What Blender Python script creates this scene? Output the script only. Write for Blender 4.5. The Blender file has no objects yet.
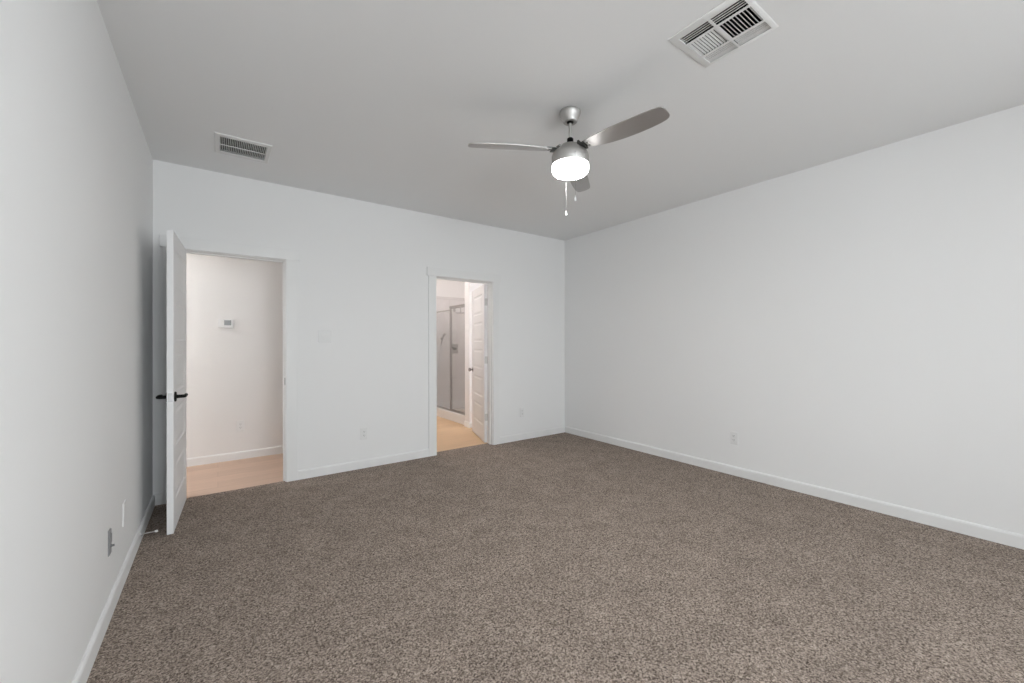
import bpy, bmesh, math, random
from mathutils import Vector, Matrix

scene = bpy.context.scene
COL = scene.collection
PI = math.pi
R = math.radians

# ------------------------------------------------------------------ room measures (metres)
H = 2.74
XL, XR = -0.417, 4.024          # left and right bedroom walls
YB, YB2 = 4.277, 4.390          # bedroom face and far face of the back wall
YR = -3.30                      # wall behind the camera
HALL_Y = 5.45
BX0, BX1, BY1 = 1.56, 4.26, 6.95
D1 = (-0.255, 0.505)            # hall door opening
D2 = (2.026, 2.787)             # bathroom door opening
JT = 0.018                      # jamb board
DH1, DH2 = 2.046, 2.035         # head heights of the two openings
WINS = [(0.05, 1.55)]            # window in the wall behind the camera (x range)
SIDE_WINS = [(-2.85, -1.40)]     # window in the right wall, behind the camera (y range)
WZ = (0.60, 2.20)

# ------------------------------------------------------------------ camera
cam_d = bpy.data.cameras.new('camera')
cam = bpy.data.objects.new('camera', cam_d)
COL.objects.link(cam)
cam_d.sensor_fit = 'HORIZONTAL'
cam_d.sensor_width = 36.0
cam_d.lens = 406.873 / 1024 * 36.0
cam_d.clip_start = 0.02
yaw, pit, roll = 0.626001, 0.0029765, -0.0027715
F = Vector((math.sin(yaw) * math.cos(pit), math.cos(yaw) * math.cos(pit), math.sin(pit)))
Rv = Vector((math.cos(yaw), -math.sin(yaw), 0))
Uv = Rv.cross(F)
Rr = Rv * math.cos(roll) + Uv * math.sin(roll)
Ur = Uv * math.cos(roll) - Rv * math.sin(roll)
m = Matrix((Rr, Ur, -F)).transposed().to_4x4()
m.translation = Vector((0, 0, 1.2795))
cam.matrix_world = m
scene.camera = cam
scene.cycles.caustics_reflective = False
scene.cycles.caustics_refractive = False

# ------------------------------------------------------------------ colour management
vs = scene.view_settings
vs.view_transform = 'Standard'
vs.look = 'None'
vs.gamma = 1.0
vs.use_curve_mapping = False
vs.exposure = 1.66

# ------------------------------------------------------------------ daylight: an even overcast sky
SKY = 6.0
world = bpy.data.worlds.new('sky')
scene.world = world
world.use_nodes = True
wn = world.node_tree
wn.nodes['Background'].inputs['Color'].default_value = (0.95, 0.985, 1.02, 1)
wn.nodes['Background'].inputs['Strength'].default_value = SKY
def portal(loc, direction, w):              # sky portal in a window opening
    ld = bpy.data.lights.new('sky_portal', 'AREA')
    ld.shape = 'RECTANGLE'
    ld.size, ld.size_y = w, WZ[1] - WZ[0]
    ld.cycles.is_portal = True
    lo = bpy.data.objects.new('sky_portal', ld)
    lo.location = loc
    lo.rotation_euler = Vector(direction).to_track_quat('-Z', 'Z').to_euler()
    COL.objects.link(lo)
for a, b in WINS: portal(((a + b) / 2, YR - 0.13, sum(WZ) / 2), (0, 1, 0), b - a)
for a, b in SIDE_WINS: portal((XR + 0.13, (a + b) / 2, sum(WZ) / 2), (-1, 0, 0), b - a)

HALL_W, BATH_W, FAN_E = 32.0, 10.0, 3.5

# ------------------------------------------------------------------ materials
def new_mat(name):
    mt = bpy.data.materials.new(name)
    mt.use_nodes = True
    return mt, mt.node_tree.nodes, mt.node_tree.links, mt.node_tree.nodes['Principled BSDF']

def plain(name, col, rough=0.5, metal=0.0, spec=0.5):
    mt, n, l, b = new_mat(name)
    b.inputs['Base Color'].default_value = (*col, 1)
    b.inputs['Roughness'].default_value = rough
    b.inputs['Metallic'].default_value = metal
    b.inputs['Specular IOR Level'].default_value = spec
    return mt

def plaster(name, col, scale=130, strength=0.12, rough=0.75):
    mt, n, l, b = new_mat(name)
    tc = n.new('ShaderNodeTexCoord')
    nz = n.new('ShaderNodeTexNoise'); nz.inputs['Scale'].default_value = scale; nz.inputs['Detail'].default_value = 3
    bp = n.new('ShaderNodeBump'); bp.inputs['Strength'].default_value = strength; bp.inputs['Distance'].default_value = 0.002
    l.new(tc.outputs['Object'], nz.inputs['Vector'])
    l.new(nz.outputs['Fac'], bp.inputs['Height'])
    l.new(bp.outputs['Normal'], b.inputs['Normal'])
    b.inputs['Base Color'].default_value = (*col, 1)
    b.inputs['Roughness'].default_value = rough
    b.inputs['Specular IOR Level'].default_value = 0.25
    return mt

M = {}
M['wall'] = plaster('wall_paint', (0.89, 0.89, 0.887))
M['ceiling'] = plaster('ceiling_paint', (0.885, 0.892, 0.893), 90, 0.2)
M['hall_wall'] = plaster('hall_paint', (0.86, 0.85, 0.84))
M['bath_wall'] = plaster('bath_paint', (0.86, 0.84, 0.83))
M['trim'] = plain('trim_paint', (0.87, 0.87, 0.865), 0.5)
M['door'] = plain('door_paint', (0.89, 0.89, 0.89), 0.55)
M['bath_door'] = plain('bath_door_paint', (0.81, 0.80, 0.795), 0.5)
M['plastic'] = plain('white_plastic', (0.85, 0.85, 0.845), 0.42)
M['grey_plastic'] = plain('grey_plastic', (0.27, 0.27, 0.275), 0.5)
M['slot'] = plain('slot_dark', (0.05, 0.05, 0.05), 0.6)
M['vent'] = plain('vent_enamel', (0.80, 0.80, 0.79), 0.4)
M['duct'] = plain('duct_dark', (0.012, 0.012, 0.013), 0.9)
M['black'] = plain('black_metal', (0.003, 0.003, 0.003), 0.5, 0.0, 0.15)
M['chrome'] = plain('chrome', (0.62, 0.61, 0.60), 0.16, 1.0)
M['steel'] = plain('latch_steel', (0.66, 0.66, 0.67), 0.3, 1.0)
M['dark_steel'] = plain('strike_steel', (0.25, 0.25, 0.26), 0.4, 1.0)
M['bracket'] = plain('bracket_metal', (0.10, 0.10, 0.095), 0.35, 1.0)
M['shower_metal'] = plain('shower_metal', (0.42, 0.40, 0.385), 0.4, 1.0)
M['spring'] = plain('spring_metal', (0.58, 0.57, 0.55), 0.5, 0.4)
M['strike'] = plain('strike_metal', (0.13, 0.13, 0.13), 0.5, 0.3)
M['hinge'] = plain('hinge_metal', (0.62, 0.61, 0.59), 0.55, 0.6)
M['knob'] = plain('knob_metal', (0.33, 0.32, 0.31), 0.25, 1.0)
M['acrylic'] = plain('shower_acrylic', (0.80, 0.785, 0.775), 0.25)
M['rubber'] = plain('white_rubber', (0.85, 0.84, 0.82), 0.6)
M['screen'] = plain('lcd_grey', (0.24, 0.25, 0.25), 0.3)

def brushed(name, col, rough, axis):
    mt, n, l, b = new_mat(name)
    tc = n.new('ShaderNodeTexCoord'); mp = n.new('ShaderNodeMapping')
    sc = [90, 90, 90]; sc[axis] = 3
    mp.inputs['Scale'].default_value = sc
    nz = n.new('ShaderNodeTexNoise'); nz.inputs['Scale'].default_value = 4; nz.inputs['Detail'].default_value = 2
    mr = n.new('ShaderNodeMapRange'); mr.inputs['To Min'].default_value = rough - 0.05; mr.inputs['To Max'].default_value = rough + 0.07
    l.new(tc.outputs['Object'], mp.inputs['Vector']); l.new(mp.outputs['Vector'], nz.inputs['Vector'])
    l.new(nz.outputs['Fac'], mr.inputs['Value']); l.new(mr.outputs['Result'], b.inputs['Roughness'])
    b.inputs['Base Color'].default_value = (*col, 1); b.inputs['Metallic'].default_value = 1.0
    return mt
M['nickel'] = brushed('brushed_nickel', (0.54, 0.53, 0.515), 0.48, 2)
M['blade'] = brushed('brushed_blade', (0.55, 0.54, 0.535), 0.46, 0)

# lit glass of the fan light
mt, n, l, b = new_mat('lit_frosted_glass')
b.inputs['Base Color'].default_value = (0.9, 0.9, 0.88, 1)
b.inputs['Roughness'].default_value = 0.3
b.inputs['Emission Color'].default_value = (1.0, 0.985, 0.955, 1)
b.inputs['Emission Strength'].default_value = FAN_E
M['lit_glass'] = mt
M['lit_glass_bottom'] = mt.copy()     # the lamp board shines downwards, so the bottom of the drum is the brightest
M['lit_glass_bottom'].node_tree.nodes['Principled BSDF'].inputs['Emission Strength'].default_value = FAN_E * 9.0

def thin_glass(name, tint, refl):
    mt, n, l, b = new_mat(name)
    n.remove(b)
    t = n.new('ShaderNodeBsdfTransparent'); t.inputs['Color'].default_value = (*tint, 1)
    g = n.new('ShaderNodeBsdfGlossy'); g.inputs['Roughness'].default_value = 0.02
    fr = n.new('ShaderNodeFresnel'); fr.inputs['IOR'].default_value = 1.45
    mx = n.new('ShaderNodeMixShader')
    ml = n.new('ShaderNodeMath'); ml.operation = 'MULTIPLY'; ml.inputs[1].default_value = refl
    l.new(fr.outputs['Fac'], ml.inputs[0]); l.new(ml.outputs[0], mx.inputs['Fac'])
    l.new(t.outputs[0], mx.inputs[1]); l.new(g.outputs[0], mx.inputs[2])
    l.new(mx.outputs[0], n['Material Output'].inputs['Surface'])
    return mt
M['pane'] = thin_glass('window_glass', (0.97, 0.98, 0.98), 0.7)
M['shower_glass'] = thin_glass('shower_glass', (0.993, 0.994, 0.993), 0.35)

# carpet: short twisted pile in mixed brown-grey yarns, every tuft its own shade
mt, n, l, b = new_mat('carpet_pile')
tc = n.new('ShaderNodeTexCoord')
n1 = n.new('ShaderNodeTexNoise'); n1.inputs['Scale'].default_value = 112; n1.inputs['Detail'].default_value = 5; n1.inputs['Roughness'].default_value = 0.8
n2 = n.new('ShaderNodeTexNoise'); n2.inputs['Scale'].default_value = 5.0; n2.inputs['Detail'].default_value = 4; n2.inputs['Roughness'].default_value = 0.6
wv = n.new('ShaderNodeTexNoise'); wv.inputs['Scale'].default_value = 60; wv.inputs['Detail'].default_value = 1
wm = n.new('ShaderNodeMix'); wm.data_type = 'RGBA'; wm.blend_type = 'LINEAR_LIGHT'; wm.inputs['Factor'].default_value = 0.012
v1 = n.new('ShaderNodeTexVoronoi'); v1.inputs['Scale'].default_value = 150
sp_ = n.new('ShaderNodeSeparateColor')
mxf = n.new('ShaderNodeMix'); mxf.data_type = 'FLOAT'; mxf.inputs['Factor'].default_value = 0.45
st = n.new('ShaderNodeMapRange'); st.inputs['From Min'].default_value = 0.38; st.inputs['From Max'].default_value = 0.61
cr = n.new('ShaderNodeValToRGB')
e = cr.color_ramp.elements
e[0].position = 0.10; e[0].color = (0.052, 0.037, 0.029, 1)
e[1].position = 0.90; e[1].color = (0.57, 0.475, 0.405, 1)
k = e.new(0.36); k.color = (0.182, 0.145, 0.121, 1)
k = e.new(0.58); k.color = (0.345, 0.283, 0.241, 1)
mx = n.new('ShaderNodeMix'); mx.data_type = 'RGBA'; mx.blend_type = 'MULTIPLY'; mx.inputs['Factor'].default_value = 1.0
mr = n.new('ShaderNodeMapRange'); mr.inputs['From Min'].default_value = 0.3; mr.inputs['From Max'].default_value = 0.7
mr.inputs['To Min'].default_value = 0.88; mr.inputs['To Max'].default_value = 1.12
bp = n.new('ShaderNodeBump'); bp.inputs['Strength'].default_value = 0.45; bp.inputs['Distance'].default_value = 0.003
l.new(tc.outputs['Object'], n1.inputs['Vector']); l.new(tc.outputs['Object'], n2.inputs['Vector']); l.new(tc.outputs['Object'], wv.inputs['Vector'])
l.new(tc.outputs['Object'], wm.inputs[6]); l.new(wv.outputs['Color'], wm.inputs[7]); l.new(wm.outputs[2], v1.inputs['Vector'])
l.new(v1.outputs['Color'], sp_.inputs[0])
l.new(n1.outputs['Fac'], st.inputs['Value'])
l.new(st.outputs['Result'], mxf.inputs[2]); l.new(sp_.outputs[0], mxf.inputs[3])
l.new(mxf.outputs[0], cr.inputs['Fac'])
l.new(n2.outputs['Fac'], mr.inputs['Value'])
l.new(cr.outputs['Color'], mx.inputs[6]); l.new(mr.outputs['Result'], mx.inputs[7])
l.new(mx.outputs[2], b.inputs['Base Color'])
l.new(n1.outputs['Fac'], bp.inputs['Height']); l.new(bp.outputs['Normal'], b.inputs['Normal'])
b.inputs['Roughness'].default_value = 0.95
b.inputs['Specular IOR Level'].default_value = 0.1
M['carpet'] = mt

def planks(name, c1, c2, w=0.18, ln=1.2, rot=0.0):
    mt, n, l, b = new_mat(name)
    tc = n.new('ShaderNodeTexCoord'); mp = n.new('ShaderNodeMapping'); mp.inputs['Rotation'].default_value = (0, 0, rot)
    bt = n.new('ShaderNodeTexBrick'); bt.inputs['Scale'].default_value = 1.0
    bt.inputs['Brick Width'].default_value = ln; bt.inputs['Row Height'].default_value = w
    bt.inputs['Mortar Size'].default_value = 0.0015; bt.inputs['Mortar Smooth'].default_value = 0.4
    bt.inputs['Color1'].default_value = (*c1, 1); bt.inputs['Color2'].default_value = (*c2, 1)
    bt.inputs['Mortar'].default_value = tuple(x * 0.75 for x in c2) + (1,)
    m2 = n.new('ShaderNodeMapping'); m2.inputs['Scale'].default_value = (1.6, 22, 1)
    nz = n.new('ShaderNodeTexNoise'); nz.inputs['Scale'].default_value = 2.2; nz.inputs['Detail'].default_value = 5
    mr = n.new('ShaderNodeMapRange'); mr.inputs['To Min'].default_value = 0.84; mr.inputs['To Max'].default_value = 1.12
    mx = n.new('ShaderNodeMix'); mx.data_type = 'RGBA'; mx.blend_type = 'MULTIPLY'; mx.inputs['Factor'].default_value = 1.0
    l.new(tc.outputs['Object'], mp.inputs['Vector']); l.new(mp.outputs['Vector'], bt.inputs['Vector'])
    l.new(mp.outputs['Vector'], m2.inputs['Vector']); l.new(m2.outputs['Vector'], nz.inputs['Vector'])
    l.new(nz.outputs['Fac'], mr.inputs['Value'])
    l.new(bt.outputs['Color'], mx.inputs[6]); l.new(mr.outputs['Result'], mx.inputs[7])
    l.new(mx.outputs[2], b.inputs['Base Color'])
    b.inputs['Roughness'].default_value = 0.5
    return mt
M['hall_floor'] = planks('hall_planks', (0.67, 0.485, 0.375), (0.59, 0.42, 0.32))
M['bath_floor'] = planks('bath_planks', (0.76, 0.525, 0.325), (0.71, 0.485, 0.295))

# shower wall tile
mt, n, l, b = new_mat('shower_tile')
tc = n.new('ShaderNodeTexCoord'); sx = n.new('ShaderNodeSeparateXYZ'); cx = n.new('ShaderNodeCombineXYZ')
ad = n.new('ShaderNodeMath'); ad.operation = 'ADD'
bt = n.new('ShaderNodeTexBrick'); bt.inputs['Scale'].default_value = 1.0
bt.inputs['Brick Width'].default_value = 0.60; bt.inputs['Row Height'].default_value = 0.30
bt.inputs['Mortar Size'].default_value = 0.003
bt.inputs['Color1'].default_value = (0.74, 0.71, 0.70, 1); bt.inputs['Color2'].default_value = (0.69, 0.66, 0.65, 1)
bt.inputs['Mortar'].default_value = (0.62, 0.595, 0.585, 1)
nz = n.new('ShaderNodeTexNoise'); nz.inputs['Scale'].default_value = 5; nz.inputs['Detail'].default_value = 5
mr = n.new('ShaderNodeMapRange'); mr.inputs['To Min'].default_value = 0.86; mr.inputs['To Max'].default_value = 1.12
mx = n.new('ShaderNodeMix'); mx.data_type = 'RGBA'; mx.blend_type = 'MULTIPLY'; mx.inputs['Factor'].default_value = 1.0
l.new(tc.outputs['Object'], sx.inputs[0]); l.new(sx.outputs['X'], ad.inputs[0]); l.new(sx.outputs['Y'], ad.inputs[1])
l.new(ad.outputs[0], cx.inputs['X']); l.new(sx.outputs['Z'], cx.inputs['Y'])
l.new(cx.outputs[0], bt.inputs['Vector']); l.new(tc.outputs['Object'], nz.inputs['Vector'])
l.new(nz.outputs['Fac'], mr.inputs['Value']); l.new(bt.outputs['Color'], mx.inputs[6]); l.new(mr.outputs['Result'], mx.inputs[7])
l.new(mx.outputs[2], b.inputs['Base Color']); b.inputs['Roughness'].default_value = 0.3
M['tile'] = mt

# ------------------------------------------------------------------ mesh helpers
class MB:
    def __init__(self):
        self.v = []; self.f = []; self.mi = []; self.sm = []
    def add(self, vs_, fs, mi=0, smooth=False):
        o = len(self.v)
        self.v += [tuple(x) for x in vs_]
        for f in fs:
            self.f.append(tuple(i + o for i in f)); self.mi.append(mi); self.sm.append(smooth)
        return self
    def box(self, x0, x1, y0, y1, z0, z1, mi=0, rot=None):
        p = [Vector((x, y, z)) for z in (z0, z1) for y in (y0, y1) for x in (x0, x1)]
        if rot is not None:
            c = Vector(((x0 + x1) / 2, (y0 + y1) / 2, (z0 + z1) / 2))
            p = [c + rot @ (q - c) for q in p]
        return self.add(p, [(0, 2, 3, 1), (4, 5, 7, 6), (0, 1, 5, 4), (2, 6, 7, 3), (0, 4, 6, 2), (1, 3, 7, 5)], mi)
    def lathe(self, prof, seg=40, mi=0, mat=None, smooth=True):
        """prof: (r, z) list; r == 0 closes on the axis"""
        vs_, fs = [], []
        rings = []
        for r, z in prof:
            if r < 1e-7:
                rings.append([len(vs_)]); vs_.append(Vector((0, 0, z)))
            else:
                rings.append(list(range(len(vs_), len(vs_) + seg)))
                vs_ += [Vector((r * math.cos(2 * PI * i / seg), r * math.sin(2 * PI * i / seg), z)) for i in range(seg)]
        for a, b_ in zip(rings, rings[1:]):
            for i in range(seg):
                j = (i + 1) % seg
                if len(a) == 1 and len(b_) == 1: continue
                if len(a) == 1: fs.append((a[0], b_[j], b_[i]))
                elif len(b_) == 1: fs.append((a[i], a[j], b_[0]))
                else: fs.append((a[i], a[j], b_[j], b_[i]))
        if mat is not None: vs_ = [mat @ q for q in vs_]
        return self.add(vs_, fs, mi, smooth)
    def tube(self, path, r, seg=12, mi=0, caps=True):
        path = [Vector(q) for q in path]
        n_ = len(path)
        rr = r if isinstance(r, (list, tuple)) else [r] * n_
        tang = []
        for i in range(n_):
            a = path[max(i - 1, 0)]; b_ = path[min(i + 1, n_ - 1)]
            tang.append((b_ - a).normalized())
        up = Vector((0, 0, 1)) if abs(tang[0].z) < 0.9 else Vector((1, 0, 0))
        s = tang[0].cross(up).normalized()
        vs_, fs = [], []
        for i in range(n_):
            s = (s - tang[i] * s.dot(tang[i])).normalized(); u = tang[i].cross(s)
            for j in range(seg):
                a = 2 * PI * j / seg
                vs_.append(path[i] + (s * math.cos(a) + u * math.sin(a)) * rr[i])
        for i in range(n_ - 1):
            for j in range(seg):
                k_ = (j + 1) % seg
                fs.append((i * seg + j, i * seg + k_, (i + 1) * seg + k_, (i + 1) * seg + j))
        if caps:
            fs.append(tuple(reversed(range(seg)))); fs.append(tuple(range((n_ - 1) * seg, n_ * seg)))
        return self.add(vs_, fs, mi, True)
    def prism(self, poly, d0, d1, fn, mi=0):
        """poly: 2-D outline; fn(a, b, d) -> 3-D point; extruded from d0 to d1"""
        k_ = len(poly)
        vs_ = [fn(a, b_, d0) for a, b_ in poly] + [fn(a, b_, d1) for a, b_ in poly]
        fs = [tuple(range(k_)), tuple(reversed(range(k_, 2 * k_)))]
        fs += [(i, k_ + i, k_ + (i + 1) % k_, (i + 1) % k_) for i in range(k_)]
        return self.add(vs_, fs, mi)
    def build(self, name, mats, parent=None, bevel=0.0, bseg=2):
        me = bpy.data.meshes.new(name)
        me.from_pydata(self.v, [], self.f)
        mats = mats if isinstance(mats, (list, tuple)) else [mats]
        for x in mats: me.materials.append(x)
        for p_, i, s in zip(me.polygons, self.mi, self.sm):
            p_.material_index = i; p_.use_smooth = s
        bm = bmesh.new(); bm.from_mesh(me)
        bmesh.ops.recalc_face_normals(bm, faces=bm.faces)
        bm.to_mesh(me); bm.free()
        if any(self.sm):
            me.set_sharp_from_angle(angle=R(40))
        o = bpy.data.objects.new(name, me)
        COL.objects.link(o)
        if parent is not None: o.parent = parent
        if bevel > 0:
            bv = o.modifiers.new('soft_edges', 'BEVEL'); bv.width = bevel; bv.segments = bseg
            bv.limit_method = 'ANGLE'; bv.angle_limit = R(50)
        return o

def box_obj(name, mats, *b, parent=None, bevel=0.0):
    return MB().box(*b).build(name, mats, parent, bevel)

def thing(name, label, cat, loc=(0, 0, 0), rotz=0.0, group=None, kind=None):
    o = bpy.data.objects.new(name, None)
    o.empty_display_size = 0.1
    COL.objects.link(o)
    o.location = loc; o.rotation_euler = (0, 0, rotz)
    return tag(o, label, cat, group, kind)

def tag(o, label=None, cat=None, group=None, kind=None):
    if label: o['label'] = label
    if cat: o['category'] = cat
    if group: o['group'] = group
    if kind: o['kind'] = kind
    return o

def struct(o, label, cat):
    return tag(o, label, cat, None, 'structure')

def copy_tree(o, parent=None):
    c = o.copy(); COL.objects.link(c)
    if parent is not None: c.parent = parent
    for ch in list(o.children): copy_tree(ch, c)
    return c

# ------------------------------------------------------------------ room shell
T = 0.113
o = MB().box(XL - T, XR + T, YR - T, YB, -0.10, 0.0).box(D1[0] - JT, D1[1] + JT, YB, 4.312, -0.10, 0.0).box(D2[0] - JT, D2[1] + JT, YB, 4.388, -0.10, 0.0).build('floor', M['carpet'])
struct(o, 'brown-grey speckled carpet covering the bedroom floor', 'floor')
o = MB().box(D1[0] - JT, D1[1] + JT, 4.312, YB2, -0.10, -0.008).box(XL - T, BX0 - 0.06, YB2, HALL_Y + 0.1, -0.10, -0.008).box(-2.6, XL - T, YB2, HALL_Y + 0.1, -0.10, -0.008).build('floor', M['hall_floor'])
struct(o, 'pinkish tan plank floor of the hallway', 'floor')
o = box_obj('floor', M['bath_floor'], BX0 - 0.06, BX1 + 0.1, 4.388, BY1 + 0.1, -0.10, -0.008)
struct(o, 'warm tan plank floor of the bathroom', 'floor')
SV = (1.797, 2.080, 0.818, 1.108)        # supply vent opening
RT = (0.013, 0.300, 3.510, 3.780)        # return vent opening
cm = MB()
xs_c = [XL - T, RT[0], RT[1], SV[0], SV[1], XR + T]; ys_c = [YR - T, SV[2], SV[3], RT[2], RT[3], YB2]
for i in range(5):
    for j in range(5):
        if (i, j) not in ((3, 1), (1, 3)): cm.box(xs_c[i], xs_c[i + 1], ys_c[j], ys_c[j + 1], H, H + 0.10)
o = cm.build('ceiling', M['ceiling'])
struct(o, 'light grey bedroom ceiling', 'ceiling')
o = box_obj('ceiling', M['hall_wall'], -2.6, BX0 - 0.06, YB2, HALL_Y + 0.1, H, H + 0.10)
struct(o, 'ceiling of the hallway behind the open door', 'ceiling')
o = box_obj('ceiling', M['bath_wall'], BX0 - 0.06, BX1 + 0.1, YB2, BY1 + 0.1, H, H + 0.10)
struct(o, 'ceiling of the bathroom', 'ceiling')

o = box_obj('wall_left', M['wall'], XL - T, XL, YR - T, YB, 0, H)
struct(o, 'pale wall on the side of the open hallway door', 'wall')
w = MB(); a, b_ = SIDE_WINS[0]
w.box(XR, XR + T, YR - T, a, 0, H).box(XR, XR + T, b_, YB, 0, H).box(XR, XR + T, a, b_, 0, WZ[0]).box(XR, XR + T, a, b_, WZ[1], H)
struct(w.build('wall_right', M['wall']), 'long blank pale wall with one outlet', 'wall')
w = MB()
xs = [XL - T, D1[0] - JT, D1[1] + JT, D2[0] - JT, D2[1] + JT, XR + T]
for a, b_ in ((0, 1), (2, 3), (4, 5)): w.box(xs[a], xs[b_], YB, YB2, 0, H)
for a, b_, dh in ((1, 2, DH1), (3, 4, DH2)): w.box(xs[a], xs[b_], YB, YB2, dh + JT, H)
struct(w.build('wall_back', M['wall']), 'pale wall with the two doorways', 'wall')
w = MB()
xs = [XL, WINS[0][0], WINS[0][1], XR]
for a, b_ in ((0, 1), (2, 3)): w.box(xs[a], xs[b_], YR - T, YR, 0, H)
for a, b_ in ((1, 2),):
    w.box(xs[a], xs[b_], YR - T, YR, 0, WZ[0]); w.box(xs[a], xs[b_], YR - T, YR, WZ[1], H)
struct(w.build('wall_front', M['wall']), 'window wall facing the two doorways', 'wall')

# hallway and bathroom shells
o = box_obj('wall_hall', M['hall_wall'], -2.6, BX0 - 0.06, HALL_Y, HALL_Y + 0.1, -0.008, H)
struct(o, 'warm white hallway wall seen through the open door', 'wall')
o = box_obj('wall_hall', M['hall_wall'], -2.7, -2.6, YB2 - T, HALL_Y + 0.1, -0.008, H)
struct(o, 'end wall of the hallway', 'wall')
o = box_obj('wall_hall', M['hall_wall'], -2.6, XL - T, YB2 - T, YB2, -0.008, H)
struct(o, 'hallway wall beside the bedroom', 'wall')
o = box_obj('wall_bathroom', M['bath_wall'], BX0 - 0.06, BX0, YB2, BY1 + 0.1, -0.008, H)
struct(o, 'wall between hallway and bathroom', 'wall')
PX, PY0, PY1 = 3.09, 5.38, 5.517       # stub wall at the near end of the shower
o = box_obj('wall_bathroom', M['bath_wall'], PX, BX1, PY0, PY1, -0.008, H)
struct(o, 'white stub wall at the end of the shower enclosure', 'wall')
TZ = 2.147
o = box_obj('wall_bathroom', M['bath_wall'], BX0, BX1 + 0.1, BY1, BY1 + 0.1, -0.008, H)
struct(o, 'far white bathroom wall above the shower tile', 'wall')
o = box_obj('wall_bathroom', M['bath_wall'], BX1, BX1 + 0.1, YB2, BY1, -0.008, H)
struct(o, 'bathroom side wall behind the shower', 'wall')
SX = 3.13                                # shower front plane
for bb in ((SX - 0.05, BX1 - 0.012, BY1 - 0.012, BY1, 0.0, TZ), (BX1 - 0.012, BX1, PY1 + 0.012, BY1, 0.0, TZ), (SX - 0.02, BX1, PY1, PY1 + 0.012, 0.0, TZ)):
    struct(box_obj('wall_tile', M['tile'], *bb), 'grey-beige tile lining the shower walls', 'tile')

o = MB().box(SX + 0.10, BX1 - 0.012, BY1 - 0.024, BY1 - 0.0121, 0.03, 0.187).build('pan_upstand', M['acrylic'])  # back upstand of the shower pan, built as a separate strip
struct(o, 'white upstand of the shower pan along the foot of the tiled wall', 'trim')
# ------------------------------------------------------------------ baseboards
BBH, BBT = 0.086, 0.014
BP = [(0, 0), (BBT, 0), (BBT, BBH - 0.014), (BBT - 0.003, BBH - 0.006), (BBT - 0.007, BBH - 0.001), (BBT - 0.010, BBH), (0, BBH)]
def baseboard(runs, name, label, z0=0.0):
    """runs: (axis, wall coordinate, direction of the face, from, to)"""
    mb = MB()
    for ax, c, s, a, b_ in runs:
        if ax == 'x': mb.prism(BP, a, b_, lambda p, z, d: (d, c + s * p, z + z0))
        else: mb.prism(BP, a, b_, lambda p, z, d: (c + s * p, d, z + z0))
    return struct(mb.build(name, M['trim']), label, 'baseboard')
CW = 0.095; RV = 0.006
c1 = (D1[0] - RV - CW, D1[1] + RV + CW); c2 = (D2[0] - RV - CW, D2[1] + RV + CW)
baseboard([('y', XL, 1, YR, YB - BBT)], 'baseboard_left', 'white baseboard along the wall with the door stop')
baseboard([('y', XR, -1, YR, YB - BBT)], 'baseboard_right', 'white baseboard along the long blank wall')
baseboard([('x', YB, -1, XL, c1[0]), ('x', YB, -1, c1[1], c2[0]), ('x', YB, -1, c2[1], XR)], 'baseboard_back', 'white baseboard on the wall with the doorways')
baseboard([('x', YR, 1, XL + BBT, XR - BBT)], 'baseboard_front', 'white baseboard under the windows')
baseboard([('x', HALL_Y, -1, -2.6, BX0 - 0.06)], 'baseboard_hall', 'white baseboard at the hallway wall', -0.008)
baseboard([('x', PY0, -1, PX - BBT, BX1), ('y', PX, -1, PY0, PY1 - 0.002)], 'baseboard_bathroom', 'white baseboard round the foot of the stub wall', -0.008)

# ------------------------------------------------------------------ door casings and jambs
def casing(D, DH, name, label, stop_y):
    c = MB()
    for yf, s in ((YB, -1), (YB2, 1)):
        y0, y1 = sorted((yf, yf + s * 0.017)); y2, y3 = sorted((yf, yf + s * 0.021))
        zb = 0.0 if s < 0 else -0.008
        c.box(D[0] - RV - CW, D[0] - RV, y0, y1, zb, DH + RV)
        c.box(D[1] + RV, D[1] + RV + CW, y0, y1, zb, DH + RV)
        c.box(D[0] - RV - CW - 0.018, D[1] + RV + CW + 0.018, y2, y3, DH + RV, DH + RV + 0.098)
    o = c.build(name, M['trim'], None, 0.0025)
    struct(o, label, 'door frame')
    j = MB()
    j.box(D[0] - JT, D[0], YB, YB2, -0.008, DH); j.box(D[1], D[1] + JT, YB, YB2, -0.008, DH)
    j.box(D[0] - JT, D[1] + JT, YB, YB2, DH, DH + JT)
    j.build('jamb', M['trim'], o, 0.001)
    s = MB(); a, b_ = stop_y
    s.box(D[0], D[0] + 0.011, a, b_, -0.008, DH - 0.011); s.box(D[1] - 0.011, D[1], a, b_, -0.008, DH - 0.011)
    s.box(D[0], D[1], a, b_, DH - 0.011, DH)
    s.build('stop_strip', M['trim'], o, 0.001)
    return o
cs1 = casing(D1, DH1, 'trim_1', 'white casing around the hallway doorway', (YB + 0.038, YB + 0.072))
cs2 = casing(D2, DH2, 'trim_2', 'white casing around the bathroom doorway', (YB2 - 0.072, YB2 - 0.038))
sp = MB().box(D1[1] - 0.0016, D1[1] - 0.0001, YB + 0.004, YB + 0.032, 0.895, 0.96).build('strike_plate', M['strike'], cs1)
sp['label'] = 'dark metal strike plate'

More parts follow.
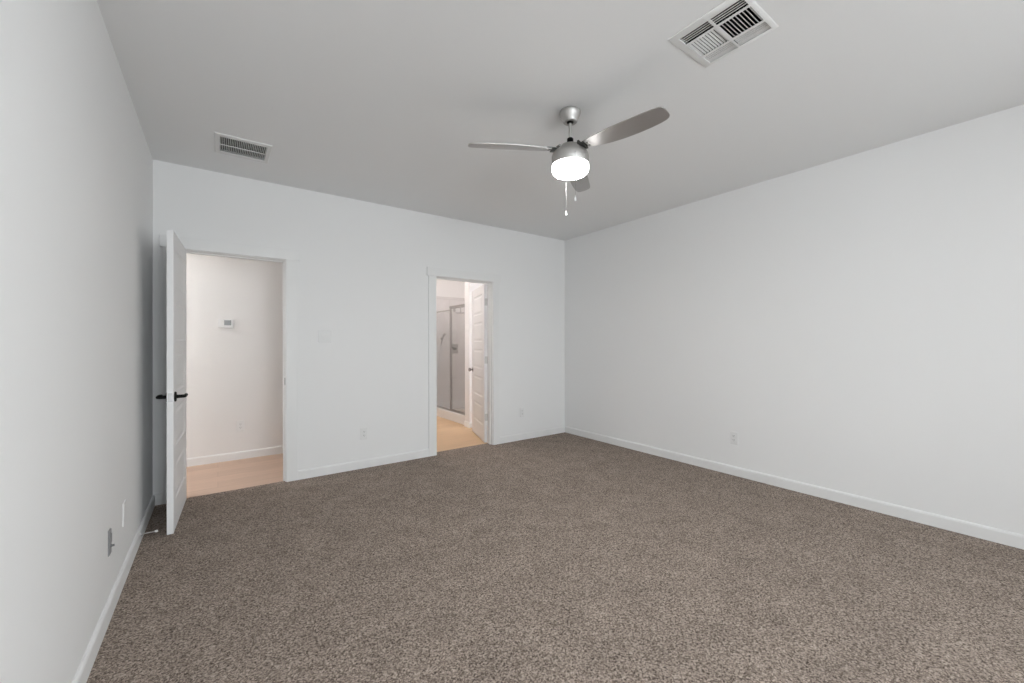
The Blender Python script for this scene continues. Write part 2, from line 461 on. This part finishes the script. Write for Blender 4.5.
# ------------------------------------------------------------------ five-panel doors
def door_leaf(mb, w_, h_, t, z0):
    stile = 0.112; top, bot, rail = 0.11, 0.20, 0.10
    ph = (h_ - top - bot - 4 * rail) / 5
    zs = [0, bot]
    for i in range(5):
        zs.append(zs[-1] + ph)
        zs.append(zs[-1] + (rail if i < 4 else top))
    xs_ = [0, stile, w_ - stile, w_]
    for y, s in ((0.0, 1), (t, -1)):
        def P(x, d, z): return (x, y + s * d, z0 + z)
        def q(a, b_, c, d): mb.add([a, b_, c, d], [(0, 1, 2, 3)])
        for i in range(len(zs) - 1):
            za, zb = zs[i], zs[i + 1]
            for k_ in range(3):
                xa, xb = xs_[k_], xs_[k_ + 1]
                if k_ == 1 and i % 2 == 1:
                    lv = [(0, 0), (0.010, 0.006), (0.026, 0.006), (0.044, 0.002)]
                    rect = [[P(xa + e, d, za + e), P(xb - e, d, za + e), P(xb - e, d, zb - e), P(xa + e, d, zb - e)] for e, d in lv]
                    for A, B in zip(rect, rect[1:]):
                        for n_ in range(4): q(A[n_], A[(n_ + 1) % 4], B[(n_ + 1) % 4], B[n_])
                    q(*rect[-1])
                else:
                    q(P(xa, 0, za), P(xb, 0, za), P(xb, 0, zb), P(xa, 0, zb))
    a = [(0, 0, z0), (w_, 0, z0), (w_, t, z0), (0, t, z0)]; b_ = [(x, y, z0 + h_) for x, y, _ in a]
    mb.add(a + b_, [(0, 1, 2, 3), (4, 5, 6, 7), (1, 2, 6, 5), (3, 0, 4, 7)])

DT = 0.035
def lever(parent, x, z, y, s):
    """lever handle on the face at y with outward direction s, lever running towards the hinge"""
    mb = MB()
    rot = Matrix.Translation((x, y, z)) @ Matrix.Rotation(R(90) * (1 if s < 0 else -1), 4, 'X')
    mb.lathe([(0, 0), (0.034, 0), (0.034, 0.006), (0.031, 0.009), (0, 0.009)], 32, 0, rot)
    mb.lathe([(0, 0.0), (0.012, 0.009), (0.011, 0.052), (0.0, 0.052)], 20, 0, rot)
    yy = y + s * 0.054
    mb.tube([(x + 0.012, yy, z), (x, yy, z), (x - 0.03, yy + s * 0.002, z + 0.001), (x - 0.08, yy + s * 0.001, z + 0.001), (x - 0.112, yy - s * 0.004, z), (x - 0.118, yy - s * 0.006, z)],
            [0.008, 0.0105, 0.0105, 0.0098, 0.009, 0.005], 14)
    o = mb.build('door_handle', M['black'], parent)
    o['label'] = 'matte black lever handle'
    return o

def hinge(parent, z, y=0.0):
    mb = MB()
    mb.tube([(-0.002, y - 0.006, z - 0.045), (-0.002, y - 0.006, z + 0.045)], 0.006, 12)
    mb.box(-0.0008, 0.0006, y - 0.004, y + 0.029, z - 0.045, z + 0.045)
    return mb.build('hinge', M['hinge'], parent)

d1 = thing('door_1', 'white five-panel door with black lever handles standing open into the bedroom', 'door', (D1[0] + 0.011, YB + 0.006, 0), R(-92.5), kind='structure')
mb = MB(); door_leaf(mb, 0.74, 2.036, DT, 0.006); mb.build('door_leaf', M['door'], d1, 0.0015)
lever(d1, 0.68, 0.918, 0.0, -1); lever(d1, 0.68, 0.918, DT, 1)
MB().box(0.7398, 0.7412, 0.005, 0.030, 0.888, 0.948).box(0.741, 0.750, 0.011, 0.024, 0.908, 0.930).build('latch', M['steel'], d1)
for z in (0.26, 1.02, 1.83): hinge(d1, z)

d2 = thing('door_2', 'white five-panel door with a round knob opened into the bathroom', 'door', (D2[1] - 0.003, YB2 + 0.006, 0), R(71.8), kind='structure')
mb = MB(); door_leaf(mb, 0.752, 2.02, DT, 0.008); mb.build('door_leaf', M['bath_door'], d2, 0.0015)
for s, y in ((-1, 0.0), (1, DT)):
    rot = Matrix.Translation((0.692, y, 0.895)) @ Matrix.Rotation(R(90) * (1 if s < 0 else -1), 4, 'X')
    mb = MB()
    mb.lathe([(0, 0), (0.033, 0), (0.032, 0.006), (0.026, 0.010), (0.012, 0.013), (0.011, 0.028), (0.020, 0.034), (0.026, 0.043), (0.027, 0.051), (0.023, 0.060), (0.012, 0.065), (0, 0.066)], 32, 0, rot)
    o = mb.build('door_knob', M['knob'], d2); o['label'] = 'satin chrome round knob'
MB().box(0.7518, 0.7530, 0.005, 0.030, 0.865, 0.925).build('latch', M['steel'], d2)
for z in (0.33, 1.06, 1.80): hinge(d2, z)

# ------------------------------------------------------------------ windows behind the camera
for i, (a, b_, side) in enumerate([(*w_, 0) for w_ in WINS] + [(*w_, 1) for w_ in SIDE_WINS]):
    wr = thing('window_%d' % (i + 1), ('white framed window in the wall facing the two doorways', 'white framed window in the long blank wall, far from the bathroom doorway')[side], 'window',
               (XR, (a + b_) / 2, WZ[0]) if side else ((a + b_) / 2, YR, WZ[0]), R(90) if side else 0, kind='structure')
    hw = (b_ - a) / 2; hh = WZ[1] - WZ[0]
    f = MB()
    for x0, x1, z0, z1 in ((-hw, -hw + 0.05, 0, hh), (hw - 0.05, hw, 0, hh), (-hw + 0.05, hw - 0.05, 0, 0.05), (-hw + 0.05, hw - 0.05, hh - 0.05, hh), (-hw + 0.05, hw - 0.05, hh / 2 - 0.022, hh / 2 + 0.022)):
        f.box(x0, x1, -0.105, -0.055, z0, z1)
    f.build('window_frame', M['trim'], wr, 0.002)
    MB().box(-hw - 0.03, hw + 0.03, -0.002, 0.03, -0.02, 0.0).build('window_sill', M['trim'], wr, 0.003)
    MB().box(-hw + 0.05, hw - 0.05, -0.083, -0.080, 0.05, hh / 2 - 0.022).box(-hw + 0.05, hw - 0.05, -0.083, -0.080, hh / 2 + 0.022, hh - 0.05).build('window_pane', M['pane'], wr)

# ------------------------------------------------------------------ ceiling fan
FX, FY = 1.806, 1.864
fan = thing('ceiling_fan', 'brushed nickel three-blade ceiling fan with a lit drum light hanging from the ceiling', 'ceiling fan', (FX, FY, H))
def zz(pts): return [(r, z - H) for r, z in pts]
MB().lathe(zz([(0, 2.740), (0.060, 2.740), (0.066, 2.737), (0.067, 2.730), (0.065, 2.720), (0.058, 2.703), (0.050, 2.690), (0.047, 2.684), (0.046, 2.676), (0.042, 2.671), (0.024, 2.671), (0.022, 2.682), (0, 2.682)]), 48).build('canopy', M['nickel'], fan)
MB().lathe(zz([(0, 2.690), (0.012, 2.688), (0.019, 2.680), (0.0205, 2.674), (0.018, 2.667), (0.0100, 2.663), (0, 2.663)]), 24).build('hanger_ball', M['black'], fan)
MB().lathe(zz([(0, 2.67), (0.0095, 2.67), (0.0095, 2.562), (0, 2.562)]), 24).build('downrod', M['nickel'], fan)
MB().lathe(zz([(0, 2.570), (0.017, 2.570), (0.020, 2.566), (0.020, 2.550), (0.013, 2.546), (0.013, 2.522), (0, 2.522)]), 24).build('rod_collar', M['black'], fan)
MB().lathe(zz([(0, 2.526), (0.030, 2.526), (0.050, 2.524), (0.066, 2.518), (0.077, 2.509), (0.083, 2.500), (0.089, 2.492), (0.097, 2.484), (0.107, 2.475), (0.114, 2.464), (0.1165, 2.450), (0.1165, 2.404), (0.112, 2.398), (0, 2.398)]), 64).build('motor_housing', M['nickel'], fan)
MB().lathe(zz([(0, 2.402), (0.108, 2.402), (0.1145, 2.399), (0.1155, 2.392), (0.1155, 2.366), (0.112, 2.355), (0.102, 2.347)]), 64).lathe(zz([(0.102, 2.347), (0.085, 2.344), (0.05, 2.342), (0, 2.3415)]), 64, 1).build('light_shade', [M['lit_glass'], M['lit_glass_bottom']], fan)

# one blade: outline along +x, chord along y, pitched about its length
def blade_mesh():
    up = [(0.125, 0.026), (0.15, 0.036), (0.20, 0.050), (0.27, 0.063), (0.35, 0.070), (0.43, 0.071), (0.51, 0.067), (0.57, 0.060), (0.605, 0.052), (0.623, 0.043), (0.632, 0.030), (0.635, 0.012)]
    lo = [(0.634, -0.020), (0.630, -0.036), (0.622, -0.046), (0.608, -0.052), (0.57, -0.055), (0.50, -0.057), (0.42, -0.057), (0.33, -0.055), (0.25, -0.050), (0.19, -0.044), (0.15, -0.037), (0.125, -0.028)]
    return [(a * 1.016, b_) for a, b_ in up + lo]
PITCH = R(-13)
BZ = 2.494 - H
def make_blade(az):
    rot = Matrix.Rotation(R(az), 4, 'Z') @ Matrix.Rotation(R(2.2), 4, 'Y') @ Matrix.Rotation(PITCH, 4, 'X')
    mb = MB()
    mb.prism(blade_mesh(), -0.003, 0.003, lambda a, b_, d: (a, b_, d))
    bl = mb.build('blade', M['blade'], fan, 0.0015)
    bl.matrix_local = Matrix.Translation((0, 0, BZ)) @ rot
    br = MB()
    br.prism([(0.07, 0.020), (0.115, 0.026), (0.150, 0.030), (0.160, 0.024), (0.163, 0.0), (0.160, -0.024), (0.150, -0.030), (0.115, -0.026), (0.07, -0.020)], 0.0035, 0.009, lambda a, b_, d: (a, b_, d))
    br.prism([(0.07, 0.016), (0.122, 0.028), (0.126, -0.028), (0.07, -0.020)], -0.012, -0.0032, lambda a, b_, d: (a, b_, d))
    br.box(0.072, 0.084, -0.030, 0.030, -0.008, 0.026)
    for sx_, sy_ in ((0.142, 0.014), (0.142, -0.014), (0.128, 0.0)):
        br.lathe([(0, -0.0055), (0.004, -0.005), (0.005, -0.003), (0, -0.003)], 12, 0, Matrix.Translation((sx_, sy_, 0)))
    b2 = br.build('blade_bracket', M['bracket'], bl, 0.001)
    b2['label'] = 'dark metal bracket'
    return bl
for az in (155.5, 36.5, -83.5): make_blade(az)

def pull_chain(x, y, ztop, zbot):
    ch = MB()
    ch.tube([(x, y, ztop - H), (x, y, zbot + 0.03 - H)], 0.0006, 8)
    ch.tube([(x * 0.96, y * 0.96, ztop + 0.004 - H), (x, y, ztop - H)], 0.002, 8)
    c = ch.build('pull_chain', M['dark_steel'], fan)
    MB().lathe([(0, zbot + 0.032 - H), (0.003, zbot + 0.030 - H), (0.0045, zbot + 0.022 - H), (0.0062, zbot + 0.010 - H), (0.0055, zbot + 0.003 - H), (0, zbot - H)], 16, 0, Matrix.Translation((x, y, 0))).build('pull_fob', M['plastic'], c)
fwd = Vector((FX, FY, 0)).normalized(); rgt = Vector((fwd.y, -fwd.x, 0))
q = -fwd * 0.119 + rgt * 0.030; pull_chain(q.x, q.y, 2.43, 2.128)
q = fwd * 0.119 - rgt * 0.028; pull_chain(q.x, q.y, 2.43, 2.118)

# ------------------------------------------------------------------ ceiling vents
def frame_ring(mb, x0, x1, y0, y1, ix0, ix1, iy0, iy1, zt, zo, zi):
    """sloped flange between the outer edge (height zo) and the inner opening (zi); zt = ceiling"""
    O = [(x0, y0), (x1, y0), (x1, y1), (x0, y1)]; I = [(ix0, iy0), (ix1, iy0), (ix1, iy1), (ix0, iy1)]
    e = 0.004
    Mi = [(x0 + e, y0 + e), (x1 - e, y0 + e), (x1 - e, y1 - e), (x0 + e, y1 - e)]
    v = [(*p, zt) for p in O] + [(*p, zo) for p in Mi] + [(*p, zi) for p in I] + [(*p, zt + 0.02) for p in I]
    fs = []
    for k_ in range(3):
        for i in range(4): fs.append((k_ * 4 + i, k_ * 4 + (i + 1) % 4, k_ * 4 + 4 + (i + 1) % 4, k_ * 4 + 4 + i))
    mb.add(v, fs)

def slats_y(mb, x0, x1, y0, y1, n_, tilt, wd, zc):
    """slats running along y, spread over x, tilted about y"""
    for i in range(n_):
        x = x0 + (x1 - x0) * (i + 0.5) / n_
        mb.box(x - wd / 2, x + wd / 2, y0, y1, zc - 0.0006, zc + 0.0006, 0, Matrix.Rotation(tilt, 3, 'Y'))
def slats_x(mb, x0, x1, y0, y1, n_, tilt, wd, zc):
    for i in range(n_):
        y = y0 + (y1 - y0) * (i + 0.5) / n_
        mb.box(x0, x1, y - wd / 2, y + wd / 2, zc - 0.0006, zc + 0.0006, 0, Matrix.Rotation(tilt, 3, 'X'))


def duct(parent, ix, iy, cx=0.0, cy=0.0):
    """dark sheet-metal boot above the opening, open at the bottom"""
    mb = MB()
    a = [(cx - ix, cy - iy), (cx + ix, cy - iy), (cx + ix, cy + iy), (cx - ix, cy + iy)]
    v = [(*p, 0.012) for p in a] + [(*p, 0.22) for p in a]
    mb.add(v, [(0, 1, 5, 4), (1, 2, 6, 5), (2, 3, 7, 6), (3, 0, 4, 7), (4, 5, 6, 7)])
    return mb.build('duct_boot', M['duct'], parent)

def screw_at(mb, x, y, z):
    mb.lathe([(0, z - 0.0012), (0.003, z - 0.0008), (0.0036, z + 0.001), (0, z + 0.001)], 12, 0, Matrix.Translation((x, y, 0)))

# square supply diffuser
cx0, cy0 = (1.756 + 2.104) / 2, (0.796 + 1.146) / 2
sv = thing('ceiling_vent', 'large square white four-way vent in the ceiling beyond the fan blade', 'ceiling vent', (cx0, cy0, H))
ix0, ix1, iy0, iy1 = SV[0] - cx0, SV[1] - cx0, SV[2] - cy0, SV[3] - cy0
fr = MB(); frame_ring(fr, -0.174, 0.174, -0.175, 0.175, ix0, ix1, iy0, iy1, 0.0, -0.004, -0.006)
for x, y in ((-0.157, 0.0), (0.159, 0.0), (0.0, 0.160), (0.0, -0.164)): screw_at(fr, x, y, -0.0052)
fr.build('vent_frame', M['vent'], sv)
yd = 0.962 - cy0
ra, rb, rc, rd = 1.855 - cx0, 1.869 - cx0, 1.996 - cx0, 2.012 - cx0
dv = MB()
dv.box(ra, rb, iy0, iy1, -0.0075, -0.0060); dv.box(rc, rd, iy0, iy1, -0.0075, -0.0060)
dv.box(ix0, ra, yd - 0.006, yd + 0.006, -0.0080, -0.0055); dv.box(rb, rc, yd - 0.009, yd + 0.008, -0.0080, -0.0055); dv.box(rd, ix1, yd - 0.004, yd + 0.004, -0.0080, -0.0055)
dv.build('divider', M['vent'], sv)
ZC = 0.0005
def bank(fn, *a):
    mb = MB(); fn(mb, *a); return mb.build('louvre_bank', M['vent'], sv)
for ya, yb in ((iy0, yd - 0.003), (yd + 0.003, iy1)):
    bank(slats_y, ix0, ra, ya, yb, 4, R(-24), 0.0125, ZC)
    bank(slats_y, rd, ix1, ya, yb, 5, R(38), 0.0072, ZC)
bank(slats_x, rb - 0.004, rc + 0.006, iy0, yd - 0.009, 9, R(48), 0.0145, ZC)
bank(slats_x, rb - 0.004, rc + 0.006, yd + 0.008, iy1, 10, R(-36), 0.0092, ZC)
duct(sv, (ix1 - ix0) / 2 - 0.0005, (iy1 - iy0) / 2 - 0.0005, (ix0 + ix1) / 2, (iy0 + iy1) / 2)

# return grille near the hallway door
cx1, cy1 = 0.1565, 3.645
rv = thing('ceiling_vent', 'smaller white ceiling grille with two rows of fine dark slots before the hallway doorway', 'ceiling vent', (cx1, cy1, H))
jx, jy = (RT[1] - RT[0]) / 2, (RT[3] - RT[2]) / 2
fr = MB(); frame_ring(fr, -0.175, 0.172, -0.180, 0.180, -jx, jx, -jy, jy, 0.0, -0.007, -0.007)
fr.build('vent_frame', M['vent'], rv)
MB().box(-jx, jx, -0.0055, 0.0055, -0.0075, -0.004).build('divider', M['vent'], rv)
for ya, yb in ((-jy, -0.006), (0.006, jy)):
    mb = MB(); slats_y(mb, -jx, jx, ya, yb, 26, R(50), 0.0070, 0.0); mb.build('louvre_bank', M['vent'], rv)
duct(rv, jx - 0.0005, jy - 0.0005)

# ------------------------------------------------------------------ wall plates (local frame: wall at y = 0, faces -y)
def plate(parent, w_, h_, mat, name='cover_plate'):
    mb = MB()
    a, b_ = w_ / 2, h_ / 2
    mb.add([(-a, 0, -b_), (a, 0, -b_), (a, 0, b_), (-a, 0, b_), (-a, -0.003, -b_), (a, -0.003, -b_), (a, -0.003, b_), (-a, -0.003, b_),
            (-a + 0.004, -0.006, -b_ + 0.004), (a - 0.004, -0.006, -b_ + 0.004), (a - 0.004, -0.006, b_ - 0.004), (-a + 0.004, -0.006, b_ - 0.004)],
           [(0, 1, 2, 3), (0, 1, 5, 4), (1, 2, 6, 5), (2, 3, 7, 6), (3, 0, 4, 7), (4, 5, 9, 8), (5, 6, 10, 9), (6, 7, 11, 10), (7, 4, 8, 11), (8, 9, 10, 11)])
    return mb.build(name, mat, parent)

def outlet(loc, rz, label):
    o = thing('wall_outlet', label, 'outlet', loc, rz, 'outlets on the bedroom and hallway walls')
    plate(o, 0.072, 0.118, M['plastic'])
    for zc in (0.0195, -0.0195):
        mb = MB()
        pts = []
        for a in range(0, 360, 15):
            x = 0.0175 * math.cos(R(a)); z = 0.0175 * math.sin(R(a))
            pts.append((x, max(-0.0135, min(0.0135, z))))
        mb.prism(pts, -0.0055, -0.0078, lambda a, b_, d: (a, d, b_ + zc))
        for x, hh_ in ((-0.0063, 0.0045), (0.0063, 0.0036)): mb.box(x - 0.0012, x + 0.0012, -0.0081, -0.0076, zc + 0.003 - hh_, zc + 0.003 + hh_, 1)
        mb.prism([(0.0026 * math.cos(R(a)), 0.0026 * math.sin(R(a))) for a in range(0, 360, 45)], -0.0076, -0.0081, lambda a, b_, d: (a, d, b_ + zc - 0.0075), 1)
        mb.build('receptacle', [M['plastic'], M['slot']], o)
    MB().lathe([(0, 0.0075), (0.0025, 0.007), (0.003, 0.0055), (0, 0.0055)], 12, 0, Matrix.Rotation(R(90), 4, 'X')).build('screw', M['plastic'], o)
    return o
outlet((1.215, YB, 0.352), 0, 'white duplex outlet low on the wall between the two doorways')
outlet((3.252, YB, 0.362), 0, 'faint white duplex outlet low on the wall between the bathroom doorway and the corner')
outlet((XR, 1.923, 0.358), R(-90), 'white duplex outlet low on the long blank wall')
outlet((0.204, HALL_Y, 0.362), 0, 'white duplex outlet on the hallway wall seen through the open doorway')

cp = thing('wall_plate', 'narrow grey cable plate with a small jack low on the wall before the door stop', 'wall plate', (XL, 2.675, 0.343), R(90))
plate(cp, 0.046, 0.118, M['grey_plastic'])
mb = MB(); rot = Matrix.Translation((0, 0, -0.018)) @ Matrix.Rotation(R(90), 4, 'X')
mb.lathe([(0, 0.005), (0.007, 0.005), (0.007, 0.009), (0.0048, 0.009), (0.0048, 0.019), (0, 0.019)], 16, 0, rot)
mb.build('cable_jack', M['dark_steel'], cp)
MB().box(-0.016, 0.016, -0.0085, -0.0055, -0.004, 0.036).build('insert', M['grey_plastic'], cp)
bp_ = thing('wall_plate', 'blank white cover plate low on the wall just above the door stop', 'wall plate', (XL, 3.054, 0.353), R(90))
plate(bp_, 0.075, 0.125, M['plastic'])
for z in (0.042, -0.042): MB().lathe([(0, 0.0072), (0.0025, 0.0068), (0.003, 0.0055), (0, 0.0055)], 12, 0, Matrix.Translation((0, 0, z)) @ Matrix.Rotation(R(90), 4, 'X')).build('screw', M['plastic'], bp_)

sw = thing('light_switch', 'white double rocker light switch beside the hallway doorway', 'light switch', (0.846, YB, 1.347), 0)
plate(sw, 0.118, 0.120, M['plastic'])
for x in (-0.0235, 0.0235):
    mb = MB()
    mb.prism([(-0.0055, -0.033), (-0.0075, -0.033), (-0.0105, 0.0), (-0.0068, 0.033), (-0.0055, 0.033)], x - 0.0165, x + 0.0165, lambda y, z, d: (d, y, z))
    mb.build('rocker', M['plastic'], sw)

ts = thing('thermostat', 'white thermostat with a grey screen on the hallway wall', 'thermostat', (0.080, HALL_Y, 1.500), 0)
MB().box(-0.078, 0.060, -0.024, -0.0005, -0.048, 0.045).build('body', M['plastic'], ts, 0.004)
MB().box(-0.024, 0.040, -0.0255, -0.0238, -0.022, 0.034).build('screen', M['screen'], ts)

ds = thing('door_stop', 'small metal door stop with a white tip on the baseboard near the open door', 'door stop', (XL + BBT, 3.545, 0.047), R(90))
rot = Matrix.Rotation(R(90), 4, 'X')
MB().lathe([(0, 0), (0.012, 0), (0.012, 0.003), (0.007, 0.006), (0, 0.006)], 20, 0, rot).build('base', M['steel'], ds)
path = []
for i in range(0, 15 * 12 + 1):
    a = 2 * PI * i / 12; path.append((0.0034 * math.cos(a), -0.005 - 0.062 * i / 180, 0.0034 * math.sin(a)))
MB().tube(path, 0.0013, 6).build('spring', M['spring'], ds)
MB().lathe([(0, 0.066), (0.0065, 0.066), (0.0075, 0.070), (0.0075, 0.079), (0.005, 0.083), (0, 0.083)], 16, 0, rot).build('tip', M['rubber'], ds)

# ------------------------------------------------------------------ shower
SY0, SYP, SY1 = PY1 + 0.012, 6.15, BY1 - 0.012
pan = thing('shower_pan', 'white shower pan with a low curb under the glass enclosure', 'shower pan', (SX, SY0, -0.008))
L_ = SY1 - SY0; W_ = BX1 - 0.012 - SX
MB().prism([(0.0, 0.0), (0.095, 0.0), (0.095, 0.140), (0.085, 0.150), (0.012, 0.150), (0.0, 0.138)], 0.0, L_, lambda a, b_, d: (a, d, b_)).build('curb', M['acrylic'], pan)
mb = MB()
mb.box(0.095, W_, 0, L_, 0, 0.035)
mb.prism([(0.095, 0.035), (0.13, 0.035), (0.095, 0.12)], 0, L_, lambda a, b_, d: (a, d, b_))
mb.build('basin', M['acrylic'], pan)
MB().lathe([(0, 0.035), (0.05, 0.035), (0.05, 0.038), (0.045, 0.040), (0, 0.040)], 32, 0, Matrix.Translation((W_ / 2, L_ / 2, 0))).build('drain', M['chrome'], pan)

GX = SX + 0.045                          # glass line
Z0, Z1 = 0.142, 1.895
en = thing('shower_enclosure', 'framed clear glass shower enclosure beyond the bathroom doorway', 'shower enclosure', (GX, SY0, Z0))
def erel(x0, x1, y0, y1, z0, z1): return (x0, x1, y0 - SY0, y1 - SY0, z0 - Z0, z1 - Z0)
ZP = 1.837                               # the fixed pane is a little lower than the door frame
MB().box(*erel(-0.018, 0.018, SY0, SYP + 0.014, Z1 - 0.028, Z1)).build('header_rail', M['shower_metal'], en, 0.002)
MB().box(*erel(-0.009, 0.009, SYP + 0.014, SY1, ZP - 0.014, ZP)).build('pane_rail', M['shower_metal'], en, 0.001)
MB().box(*erel(-0.018, 0.018, SY0, SY1, Z0, Z0 + 0.014)).build('sill_rail', M['shower_metal'], en, 0.002)
for ya, yb, zb, nm in ((SYP - 0.010, SYP + 0.014, Z1 - 0.028, 'post'), (SY0, SY0 + 0.02, Z1 - 0.028, 'wall_channel'), (SY1 - 0.02, SY1, ZP - 0.014, 'wall_channel')):
    MB().box(*erel(-0.014, 0.014, ya, yb, Z0 + 0.014, zb)).build(nm, M['shower_metal'], en, 0.002)
MB().box(*erel(-0.003, 0.003, SYP + 0.014, SY1 - 0.02, Z0 + 0.014, ZP - 0.014)).build('fixed_pane', M['shower_glass'], en)
dr = MB().box(*erel(-0.003, 0.003, SY0 + 0.035, SYP - 0.026, Z0 + 0.030, Z1 - 0.048)).build('glass_door', M['shower_glass'], en)
mb = MB()
ya, yb, za, zb = SY0 + 0.022, SYP - 0.012, Z0 + 0.017, Z1 - 0.032
mb.box(*erel(-0.010, 0.010, ya, ya + 0.014, za, zb)); mb.box(*erel(-0.010, 0.010, yb - 0.014, yb, za, zb))
mb.box(*erel(-0.010, 0.010, ya + 0.014, yb - 0.014, za, za + 0.013)); mb.box(*erel(-0.010, 0.010, ya + 0.014, yb - 0.014, zb - 0.016, zb))
mb.build('door_rim', M['shower_metal'], dr, 0.0015)

TYF = BY1 - 0.012                        # face of the shower's far tile wall
hd = thing('overhead_shower', 'chrome rain shower on a curved arm above the shower valve', 'shower head', (3.66, TYF, 1.90))
rot = Matrix.Rotation(R(90), 4, 'X')
MB().lathe([(0, 0), (0.03, 0), (0.028, 0.006), (0.014, 0.012), (0, 0.012)], 24, 0, rot).build('flange', M['shower_metal'], hd)
MB().tube([(0, -0.005, 0), (0, -0.04, 0.035), (0, -0.09, 0.062), (0, -0.15, 0.070), (0, -0.21, 0.055), (0, -0.245, 0.015), (0, -0.25, -0.03)], 0.0095, 14).build('arm', M['shower_metal'], hd)
MB().lathe([(0, -0.025), (0.014, -0.028), (0.018, -0.045), (0.085, -0.055), (0.100, -0.060), (0.100, -0.068), (0.09, -0.070), (0, -0.070)], 40, 0, Matrix.Translation((0, -0.25, 0))).build('rain_disc', M['shower_metal'], hd)
vv = thing('shower_valve', 'square chrome shower valve with a dark lever on the tiled wall', 'shower valve', (3.655, TYF, 1.165))
MB().box(-0.08, 0.08, -0.008, 0, -0.09, 0.09).build('escutcheon', M['shower_metal'], vv, 0.003)
mb = MB(); mb.lathe([(0, 0.006), (0.028, 0.008), (0.024, 0.05), (0, 0.05)], 24, 0, rot)
mb.tube([(0, -0.04, 0), (-0.03, -0.05, 0.015), (-0.085, -0.055, 0.035)], [0.012, 0.011, 0.008], 12)
mb.build('lever', M['bracket'], vv)
wd = thing('hand_shower', 'thin chrome hand shower with a hanging hose on the tiled shower wall', 'hand shower', (3.395, TYF, 1.36))
MB().lathe([(0, 0), (0.024, 0), (0.022, 0.008), (0.012, 0.03), (0, 0.03)], 20, 0, rot).build('holder', M['shower_metal'], wd)
MB().tube([(-0.03, -0.025, -0.13), (-0.012, -0.032, -0.05), (0.005, -0.045, 0.03), (0.018, -0.065, 0.07), (0.022, -0.078, 0.078)], [0.009, 0.010, 0.012, 0.022, 0.026], 14).build('wand', M['shower_metal'], wd)
hp = [(-0.03 - 0.06 * math.sin(i / 16 * PI * 0.5), -0.022, -0.13 - 0.62 * i / 16) for i in range(17)]
MB().tube(hp, 0.006, 8).build('hose', M['steel'], wd)

# ------------------------------------------------------------------ lamps of hallway and bathroom, plus added fill for the shower
def flush_light(loc, label, power, col, r):
    o = thing('ceiling_light', label, 'ceiling light', loc)
    MB().lathe([(0, 0), (r, 0), (r, -0.02), (r - 0.01, -0.025), (0, -0.025)], 40).build('base', M['nickel'], o)
    mt, n, l, b = new_mat('lit_diffuser')
    b.inputs['Base Color'].default_value = (0.9, 0.9, 0.9, 1)
    b.inputs['Emission Color'].default_value = (*col, 1)
    b.inputs['Emission Strength'].default_value = power
    MB().lathe([(r - 0.012, -0.024), (r - 0.015, -0.05), (r * 0.7, -0.075), (r * 0.3, -0.085), (0, -0.087)], 40).build('diffuser', mt, o)
flush_light((-1.60, 4.92, H), 'round flush ceiling light in the hallway', HALL_W, (1.0, 0.975, 0.95), 0.17)
flush_light((1.90, 5.00, H), 'round flush ceiling light just inside the bathroom doorway', BATH_W * 0.75, (1.0, 0.955, 0.93), 0.17)
flush_light((2.25, 6.10, H), 'added round fill light beside the shower enclosure', BATH_W * 1.4, (1.0, 0.95, 0.92), 0.17)  # unseen second lamp, added to brighten the dark shower interior
flush_light((3.65, 5.68, H), 'added round fill light over the shower pan', BATH_W * 1.2, (1.0, 0.95, 0.92), 0.13)  # unseen lamp, added over the shower to lift the tile
